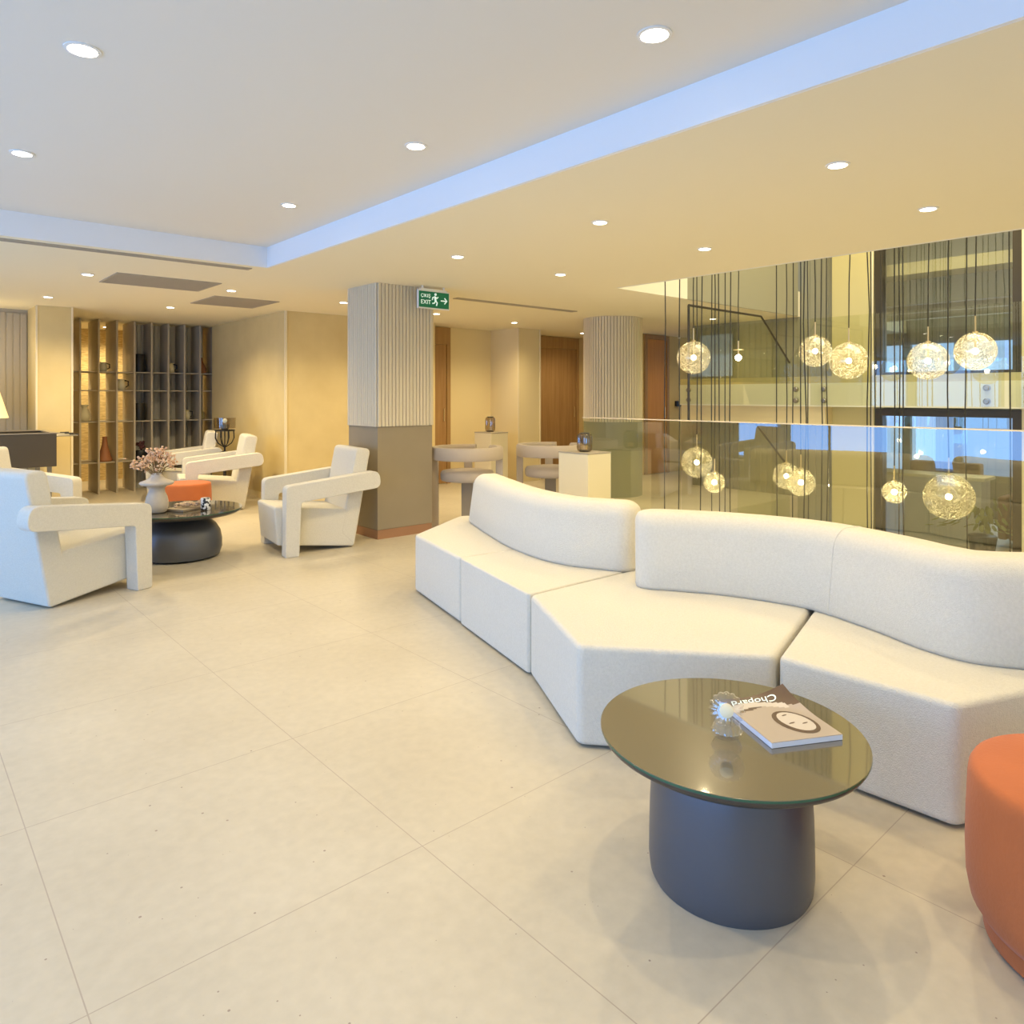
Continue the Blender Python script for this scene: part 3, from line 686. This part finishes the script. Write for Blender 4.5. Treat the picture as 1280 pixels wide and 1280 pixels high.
# ================================================================ BARREL STOOLS AND PEDESTALS
def make_stool(label):
    t = thing('barrel_stool', label, 'stool', (0, 0, 0), 0, 'taupe barrel stools'); R = .385
    bm = NB(); lathe(bm, [(.25, .5), (.275, .505), (.285, .53), (.285, .58), (.27, .605), (.15, .62), (.02, .62)], n=48); obj('seat', bm, 'stoolfab', t, smooth=True)
    bm = NB(); a0, a1, n = math.radians(-14), math.radians(312), 48   # opening towards +x
    rings = []
    for i in range(n+1):
        a = a0+(a1-a0)*i/n; c_, s_ = math.cos(a), math.sin(a)
        rings.append([bm.verts.new((r*c_, r*s_, z)) for r, z in ((R-.08, .75), (R-.06, .73), (R-.01, .73), (R, .75), (R, .84), (R-.015, .862), (R-.06, .862), (R-.08, .84))])
    for i in range(n):
        for j in range(8): bm.faces.new((rings[i][j], rings[i][(j+1) % 8], rings[i+1][(j+1) % 8], rings[i+1][j]))
    bm.faces.new(rings[0][::-1]); bm.faces.new(rings[-1]); obj('curved_backrest', bm, 'stoolfab', t, smooth='angle')
    for a in (0, math.pi/2, -math.pi/2):
        bm = NB(); c_, s_ = math.cos(a), math.sin(a)
        f = lambda c: Vector((c.x*c_-c.y*s_, c.x*s_+c.y*c_, c.z))
        prism(bm, [(R-.08, -.045), (R-.003, -.045), (R-.003, .045), (R-.08, .045)], 0, .75, f); obj('leg', bm, 'stoolfab', t, bevel=.01)
    bm = NB(); prism(bm, [(-.045, -.06), (.045, -.06), (.045, .06), (-.045, .06)], .03, .51); lathe(bm, [(.19, 0), (.19, .03)], n=32); obj('pedestal', bm, 'taupe', t)
    return t
st = make_stool('taupe barrel stool just right of the square column')
p = at_d(584, 495, 7.6); st.location = (p.x, p.y, 0); st.rotation_euler[2] = math.radians(50)
p = at_d(688, 495, 8.0); dup(st, 'taupe barrel stool half hidden behind the near cream pedestal', (p.x, p.y, 0), math.radians(48))
def make_ped(label):
    t = thing('pedestal_table', label, 'table', (0, 0, 0), 0, 'square cream pedestals')
    bm = NB(); box(bm, -.17, .17, -.2, .2, 0, .83); obj('pedestal_body', bm, 'pedestal', t, bevel=.005)
    bm = NB(); box(bm, -.172, .172, -.202, .202, .831, .842); obj('pedestal_top', bm, 'vent', t)
    return t
pd = make_ped('near square cream pedestal in front of the balustrade end')
p = at_d(735, 566, 6.9); pd.location = (p.x+.17, p.y+.2, 0)
p2 = at_d(606, 540, 10.9); dup(pd, 'far square cream pedestal against the cream wall corner', (p2.x+.17, p2.y+.05, 0))
ln = thing('lantern', 'small ribbed smoked-glass lantern on the near cream pedestal', 'lantern', (p.x+.135, p.y+.17, .843), 0, 'smoked glass lanterns')
bm = NB(); lathe(bm, [(.05, 0), (.068, .012), (.075, .04), (.075, .15), (.066, .178), (.05, .185)], n=96, rib=.03, ribn=24); obj('glass_body', bm, 'smoke', ln, smooth='angle')
bm = NB(); lathe(bm, [(.05, .005), (.052, .02), (.03, .022)], n=24); obj('metal_base', bm, 'dark', ln, smooth='angle')
bm = NB(); lathe(bm, [(.053, .178), (.05, .19), (.04, .19)], n=24); obj('metal_collar', bm, 'dark', ln, smooth='angle')
bm = NB(); lathe(bm, [(.03, .02), (.03, .06)], n=20); obj('candle', bm, 'wax', ln)
dup(ln, 'small dark lantern on the far cream pedestal', (p2.x+.15, p2.y+.05, .843)).scale = (1.0, 1.0, 1.25)

# ================================================================ OBJECTS ON THE LOW COFFEE TABLE
p = at_d(196, 495, 5.98)
vs = thing('vase', 'grey stoneware vase with a wide disc rim on the low coffee table', 'vase', (p.x, p.y, .421))
bm = NB(); lathe(bm, [(.055, 0), (.075, .01), (.088, .05), (.09, .09), (.08, .14), (.065, .17), (.06, .20), (.075, .222), (.125, .236), (.135, .25), (.125, .262), (.085, .275), (.055, .295), (.04, .315), (.037, .335)], n=56); obj('vase_body', bm, 'ceramic', vs, smooth=True)
fl = thing('flower_bouquet', 'bunch of dried salmon-pink flowers standing in the stoneware vase', 'flowers', (p.x, p.y, .74))
bm = NB(); bb = NB()
for i in range(75):
    a = random.uniform(0, 2*math.pi); e = random.uniform(.15, 1.5); L = random.uniform(.12, .21)
    tip = Vector((math.cos(a)*math.cos(e)*L*1.05, math.sin(a)*math.cos(e)*L*1.05, math.sin(e)*L*1.0+.02))
    tube(bm, [(0, 0, -.04), tip*.5+Vector((0, 0, .01)), tip], .0022, 5)
    for k in range(7):
        c = tip+Vector((random.gauss(0, .016), random.gauss(0, .016), random.gauss(0, .013)))
        bmesh.ops.create_icosphere(bb, subdivisions=1, radius=random.uniform(.006, .013), matrix=Matrix.Translation(c) @ Matrix.Rotation(random.uniform(0, 3), 4, 'X') @ Matrix.Diagonal((1, 1, .45, 1)))
obj('stems', bm, 'stem', fl); obj('blossoms', bb, 'blossom', fl)
p = at_d(233, 495, 6.15)
bm = NB(); box(bm, -.14, .14, -.10, .10, 0, .02); o = obj('book', bm, mat('book_brown', (.30, .24, .17), .5), bevel=.003, loc=(p.x, p.y, .421), rotz=.5); tag(o, 'flat brown book lying on the low coffee table', 'book')
bm = NB()
for i in range(26):
    bmesh.ops.create_icosphere(bm, subdivisions=1, radius=random.uniform(.014, .026), matrix=Matrix.Translation((random.gauss(0, .06), random.gauss(0, .04), .02+random.random()*.02)) @ Matrix.Diagonal((1, .8, .6, 1)))
o = obj('potpourri', bm, mat('dried_petals', (.52, .33, .22), .9, var=(.66, .55, .42), vscale=30), loc=(p.x, p.y, .441)); tag(o, 'heap of pinkish dried petals on the brown book', 'potpourri'); o['kind'] = 'stuff'
p = at_d(257, 495, 6.12)
bwm = mat('black_white_pattern', (.9, .9, .9), .5, var=(.02, .02, .02), vscale=38)
for n_ in bwm.node_tree.nodes:
    if n_.type == 'VALTORGB': n_.color_ramp.elements[0].position = .49; n_.color_ramp.elements[1].position = .51
bm = NB(); lathe(bm, [(.036, 0), (.04, .005), (.04, .10), (.036, .105)], n=32); tag(obj('candle_jar', bm, bwm, smooth='angle', loc=(p.x, p.y, .421)), 'black and white patterned candle jar on the low coffee table', 'candle')

# hurricane lamp on a small side table between the two back armchairs
p = at_d(281, 495, 9.5)
sd = thing('side_table', 'small side table mostly hidden between the two back armchairs', 'side table', (p.x, p.y, 0))
bm = NB(); lathe(bm, [(.14, .62), (.14, .64)], n=40); obj('tabletop', bm, 'dark', sd); bm = NB(); lathe(bm, [(.12, 0), (.12, .015), (.02, .03), (.02, .62)], n=24); obj('pedestal', bm, 'dark', sd)
hl = thing('hurricane_lamp', 'black wire goblet hurricane lamp with clear glass top beside the back armchairs', 'candle lamp', (p.x, p.y, .641))
bm = NB(); lathe(bm, [(.07, 0), (.07, .008), (.012, .03), (.012, .09)], n=24)
for k in range(8):
    a = math.pi*2*k/8; tube(bm, [(.012*math.cos(a), .012*math.sin(a), .08), (.09*math.cos(a), .09*math.sin(a), .13), (.125*math.cos(a), .125*math.sin(a), .20), (.12*math.cos(a), .12*math.sin(a), .30)], .006, 6)
tube(bm, [(.122*math.cos(a), .122*math.sin(a), .30) for a in [2*math.pi*i/24 for i in range(25)]], .008, 6); tube(bm, [(0, 0, .06), (0, 0, .32)], .008, 6)
obj('wire_frame', bm, 'black', hl)
bm = NB(); lathe(bm, [(.04, .30), (.05, .33), (.06, .38)], n=24); obj('candle_cup', bm, 'black', hl, smooth='angle')
bm = NB(); lathe(bm, [(.135, .33), (.14, .47)], n=32); obj('glass_shade', bm, 'smoke', hl, smooth='angle')
bm = NB(); ball(bm, (0, 0, .43), .03, 14); obj('glass_ball', bm, 'white', hl, smooth=True)

# ================================================================ FOOSBALL TABLE, LAMP
fp = at_d(71, 541, 7.85); fx1 = fp.x; fy0 = fp.y; FZ = .985
fo = thing('foosball_table', 'dark foosball table at the left edge in front of the cream pier', 'games table', (fx1-.38, fy0+.45, 0))
bm = NB(); a, b = .38, .45
box(bm, -a, a, -b, -b+.03, FZ-.36, FZ); box(bm, -a, a, b-.03, b, FZ-.36, FZ); box(bm, -a, -a+.03, -b+.03, b-.03, FZ-.36, FZ); box(bm, a-.03, a, -b+.03, b-.03, FZ-.36, FZ); box(bm, -a+.03, a-.03, -b+.03, b-.03, FZ-.36, FZ-.33); obj('cabinet', bm, 'foos', fo, bevel=.006)
bm = NB(); box(bm, -a+.03, a-.03, -b+.03, b-.03, FZ-.14, FZ-.13); obj('playfield', bm, 'field', fo)
bm = NB(); box(bm, -a-.01, a+.01, -b-.01, -b+.05, FZ, FZ+.012); box(bm, -a-.01, a+.01, b-.05, b+.01, FZ, FZ+.012); box(bm, a-.05, a+.01, -b+.05, b-.05, FZ, FZ+.012); box(bm, -a-.01, -a+.05, -b+.05, b-.05, FZ, FZ+.012); obj('top_rim', bm, mat('foos_rim', (.30, .25, .18), .4), fo)
for k in range(6):
    y = -b+.10+k*.14; s = 1 if k % 2 else -1
    bm = NB(); tube(bm, [(-a-.16, y, FZ-.03), (a+.22, y, FZ-.03)], .008, 6); rd = obj('rod', bm, 'bolt', fo)
    bm = NB(); tube(bm, [(s*(a+.14)+.02, y, FZ-.03), (s*(a+.14)+s*.11, y, FZ-.03)], .014, 8); obj('rod_handle', bm, 'black', rd)
for sx in (-1, 1):
    for sy in (-1, 1):
        bm = NB(); box(bm, sx*(a-.06)-.02, sx*(a-.06)+.02, sy*(b-.06)-.02, sy*(b-.06)+.02, 0, FZ-.36); obj('leg', bm, 'bolt', fo)
p = at_d(-24, 495, 8.35)
fl_ = thing('floor_lamp', 'lamp with tall tapered cream shade at the left edge behind the foosball table', 'lamp', (p.x, p.y, 0))
bm = NB(); lathe(bm, [(.15, 0), (.15, .02), (.015, .03), (.015, 1.2)], n=28); obj('lamp_stand', bm, 'brass', fl_)
bm = NB(); lathe(bm, [(.27, 1.14), (.11, 1.70)], n=48); obj('lamp_shade', bm, 'shade', fl_, smooth='angle')
l = bpy.data.lights.new('floor_lamp_bulb', 'POINT'); l.energy = 8; l.color = WARM; l.shadow_soft_size = .05
o = bpy.data.objects.new('floor_lamp_bulb', l); COL.objects.link(o); o.parent = fl_; o.location = (0, 0, 1.85)

# ================================================================ FINNED SHELF
SH0 = 11.5; SH1 = 12.15
us = [1.86+.232*k for k in range(10)]
sh = thing('finned_shelf', 'tall room divider of grey vertical fins and thin shelves in the nook', 'shelving', (0, 0, 0))
for k, u in enumerate(us):
    if k == 0: u = 1.83
    bm = NB(); box(bm, u, u+.022, SH0, SH1, 0, C1-.01); obj('fin', bm, 'shelf', sh)
lv = [1.755, 1.485, 1.035, .45]
for z in lv:
    for k in range(9):
        bm = NB(); box(bm, us[k]+.024, us[k+1]-.002, SH0+.05, SH1-(.24 if us[k] > 2.7 else .02), z-.014, z); obj('shelf_board', bm, 'shelf', sh)
bm = NB(); flutes(bm, (2.80, SH1-.22), (3.90, SH1-.22), 0, C1-.01, .06, .015, .01, side=-1); obj('back_panel', bm, mat('grey_blue_panel', (.60, .58, .52), .5), sh)
sbox('wall_beyond_shelf', 'brick', 0, 6, 13.4, 13.5, 0, C1)
sbox('wall_beyond_side', 'wall2', 1.0, 1.1, 11.1, 13.4, 0, C1)
sbox('wall_beyond_right', 'wall2', 4.04, 4.14, 11.55, 13.4, 0, C1)
downlight((1.6, 12.7, C1), 'downlight in the room beyond the finned shelf', .043, 90, group='downlights beyond the shelf')
downlight((2.7, 12.8, C1), 'downlight in the room beyond the finned shelf', .043, 90, group='downlights beyond the shelf')
VY = SH0+.16
def sobj(name, prof, m, px, z, label, cat, n=28, h=None):
    q, d = at_v(px, 495, VY); bm = NB(); lathe(bm, prof, n=n); o = obj(name, bm, m, smooth='angle', loc=(q.x, VY, z)); tag(o, label, cat); return o
can = [(.08, 0), (.083, .01), (.083, .26), (.078, .27)]
sobj('canister', can, 'black', 174, lv[0], 'black canister on the top shelf of the finned divider', 'canister')
sobj('canister', [(r, z*.97) for r, z in can], 'black', 174, lv[2], 'black canister on the third shelf, below the other canister', 'canister')
jug = [(.04, 0), (.055, .02), (.06, .07), (.045, .11), (.04, .13), (.055, .15)]
def jugobj(px, z, label, s=1):
    o = sobj('jug', [(r*s, q*s) for r, q in jug], 'cream', px, z, label, 'jug')
    bm = NB(); tube(bm, [(.045*s, 0, .13*s), (.09*s, 0, .12*s), (.09*s, 0, .06*s), (.055*s, 0, .04*s)], .009*s, 6); obj('jug_handle', bm, 'black', o)
jugobj(213, lv[0], 'cream jug with dark handle on the top shelf')
jugobj(233, lv[2], 'cream jug with dark handle on the third shelf')
jugobj(129, lv[0], 'small cream jug on the top shelf near the left end', .9)
jugobj(151, lv[1], 'cream and black pot on the second shelf', 1.1)
bot = [(.06, 0), (.075, .02), (.07, .08), (.03, .16), (.016, .20), (.012, .25)]
sobj('bottle_vase', bot, 'terra', 252, lv[0], 'red-brown pointed bottle vase on the top shelf at the right end', 'vase')
sobj('bottle_vase', [(r*.85, z*.85) for r, z in bot], 'oliveglaze', 251, lv[2], 'olive pointed bottle vase on the third shelf at the right end', 'vase')
sobj('cone_vase', [(.09, 0), (.10, .02), (.07, .12), (.04, .24), (.03, .34), (.035, .36)], 'terra', 131, lv[3], 'large terracotta cone vase on the bottom shelf', 'vase')
sobj('pitcher', [(.05, 0), (.075, .03), (.085, .09), (.06, .16), (.04, .20), (.06, .24)], 'cream', 105, lv[2], 'cream pitcher on the third shelf at the left end', 'pitcher')
o = sobj('plant_pot', [(.07, 0), (.09, .06), (.095, .12), (.085, .14)], 'black', 176, lv[3], 'dark pot with dark red leaves on the bottom shelf', 'plant')
bm = NB()
for i in range(30): bmesh.ops.create_icosphere(bm, subdivisions=1, radius=.025, matrix=Matrix.Translation((random.gauss(0, .03), random.gauss(0, .03), .16+random.random()*.1)) @ Matrix.Rotation(random.random()*3, 4, 'X') @ Matrix.Diagonal((1, 1, .3, 1)))
obj('leaves', bm, mat('dark_red_leaf', (.10, .03, .03), .6), o)

# ================================================================ PENDANTS
def pendant(px, py, dia, u, label, kind='globe', top=5.5):
    c, d = at_u(px, py, u); R = dia*d/FPX/2
    t = thing('globe_pendant', label, 'pendant light', c, 0, 'globe pendants in the atrium')
    bm = NB(); sway = [(random.gauss(0, .006), random.gauss(0, .006)) for _ in range(7)]
    H = top-c.z; z0 = R+.13
    pts = [(0, 0, z0)]+[(sway[i][0], sway[i][1], z0+(H-z0)*(i+1)/8) for i in range(7)]+[(0, 0, H)]
    tube(bm, pts, .0055, 6); obj('cable', bm, 'cable', t)
    bm = NB()
    if kind == 'globe': tube(bm, [(0, 0, .03), (0, 0, R+.14)], .007, 8); lathe(bm, [(.022, R-.004), (.02, R+.008)], n=16)
    else: tube(bm, [(0, 0, .02), (0, 0, R+.14)], .009, 8); lathe(bm, [(.06, R+.035), (.055, R+.042)], n=20)
    obj('brass_stem', bm, 'brass', t)
    bm = NB(); ball(bm, (0, 0, 0), .026 if kind == 'globe' else .035, 14); obj('bulb', bm, 'bulb', t, smooth=True)
    if kind == 'globe':
        bm = NB(); ball(bm, (0, 0, 0), R, 40); obj('glass_globe', bm, 'globe', t, smooth=True)
        l = bpy.data.lights.new('pendant_lamp', 'POINT'); l.energy = 6.5; l.color = (1, .85, .6); l.shadow_soft_size = .03
        o = bpy.data.objects.new('pendant_lamp', l); COL.objects.link(o); o.parent = t
P = [(867, 447, 41, 6.5, 'upper leftmost glass globe pendant, in front of the stair rail'),
 (871, 578, 38, 6.7, 'glass globe pendant low at left, seen through the balustrade'),
 (893, 603, 26, 6.6, 'smallest low glass globe pendant beside the low left globe'),
 (1019, 439, 39, 7.2, 'glass globe pendant high above the cream slab in the middle'),
 (983, 595, 33, 7.6, 'dim glass globe behind the low middle pendant'),
 (1001, 603, 34, 6.7, 'bright low glass globe pendant in the middle, seen through the balustrade'),
 (1061, 451, 46, 7.0, 'glass globe pendant in front of the yellow pilaster'),
 (1160, 451, 47, 7.1, 'glass globe pendant at the left of the upper window'),
 (1219, 439, 47, 6.9, 'glass globe pendant at the right of the upper window'),
 (1118, 615, 28, 7.0, 'small low glass globe pendant in front of the lower window'),
 (1186, 621, 57, 6.8, 'largest low glass globe pendant in front of the lower window')]
for px, py, dia, u, lab in P: pendant(px, py, dia, u, lab)
pendant(923, 447, 11, 7.3, 'bare bulb pendant with a small brass disc, no globe', 'bulb')
cabs = [(831, 5.95), (849, 6.0), (876, 6.2), (890, 6.95), (899, 6.3), (906, 7.0), (913, 6.5), (971, 7.0), (991, 7.15), (1006, 6.3), (1010, 7.6), (1027, 6.9), (1034, 7.6), (1084, 6.7), (1089, 7.1), (1093, 7.5), (1101, 6.9), (1124, 7.2), (1129, 6.7), (1208, 7.4), (1262, 6.8)]
WHERE = ['farthest left, in front of the narrow orange-brown door', 'just left of the upper leftmost globe, by the rail post', 'behind the right side of the upper leftmost globe',
 'first to the right of the upper leftmost globe', 'second to the right of the upper leftmost globe', 'third to the right of the upper leftmost globe', 'just left of the bare bulb',
 'alone between the bare bulb and the upper middle globe', 'left of the upper middle globe, at the stair rail end', 'along the left rim of the upper middle globe, nearer one',
 'along the left rim of the upper middle globe, farther one', 'along the right rim of the upper middle globe', 'between the middle globe and the yellow pilaster',
 'leftmost of three crossing the right edge of the yellow pilaster', 'second of three crossing the right edge of the yellow pilaster', 'third of three crossing the right edge of the yellow pilaster', 'at the left frame of the upper window',
 'left one of a close pair across the upper window', 'right one of a close pair across the upper window', 'left of the globe at right of the upper window', 'farthest right, along the right frame of the windows']
for px, u in cabs:
    i = cabs.index((px, u)); pendant(px, 840+(i*37 % 90), 16, u, 'long thin pendant cable hanging '+WHERE[i])
for o in bpy.data.objects:
    if o.get('label', '').startswith('long thin pendant cable'): o['group'] = 'long cables of the lowest pendants'
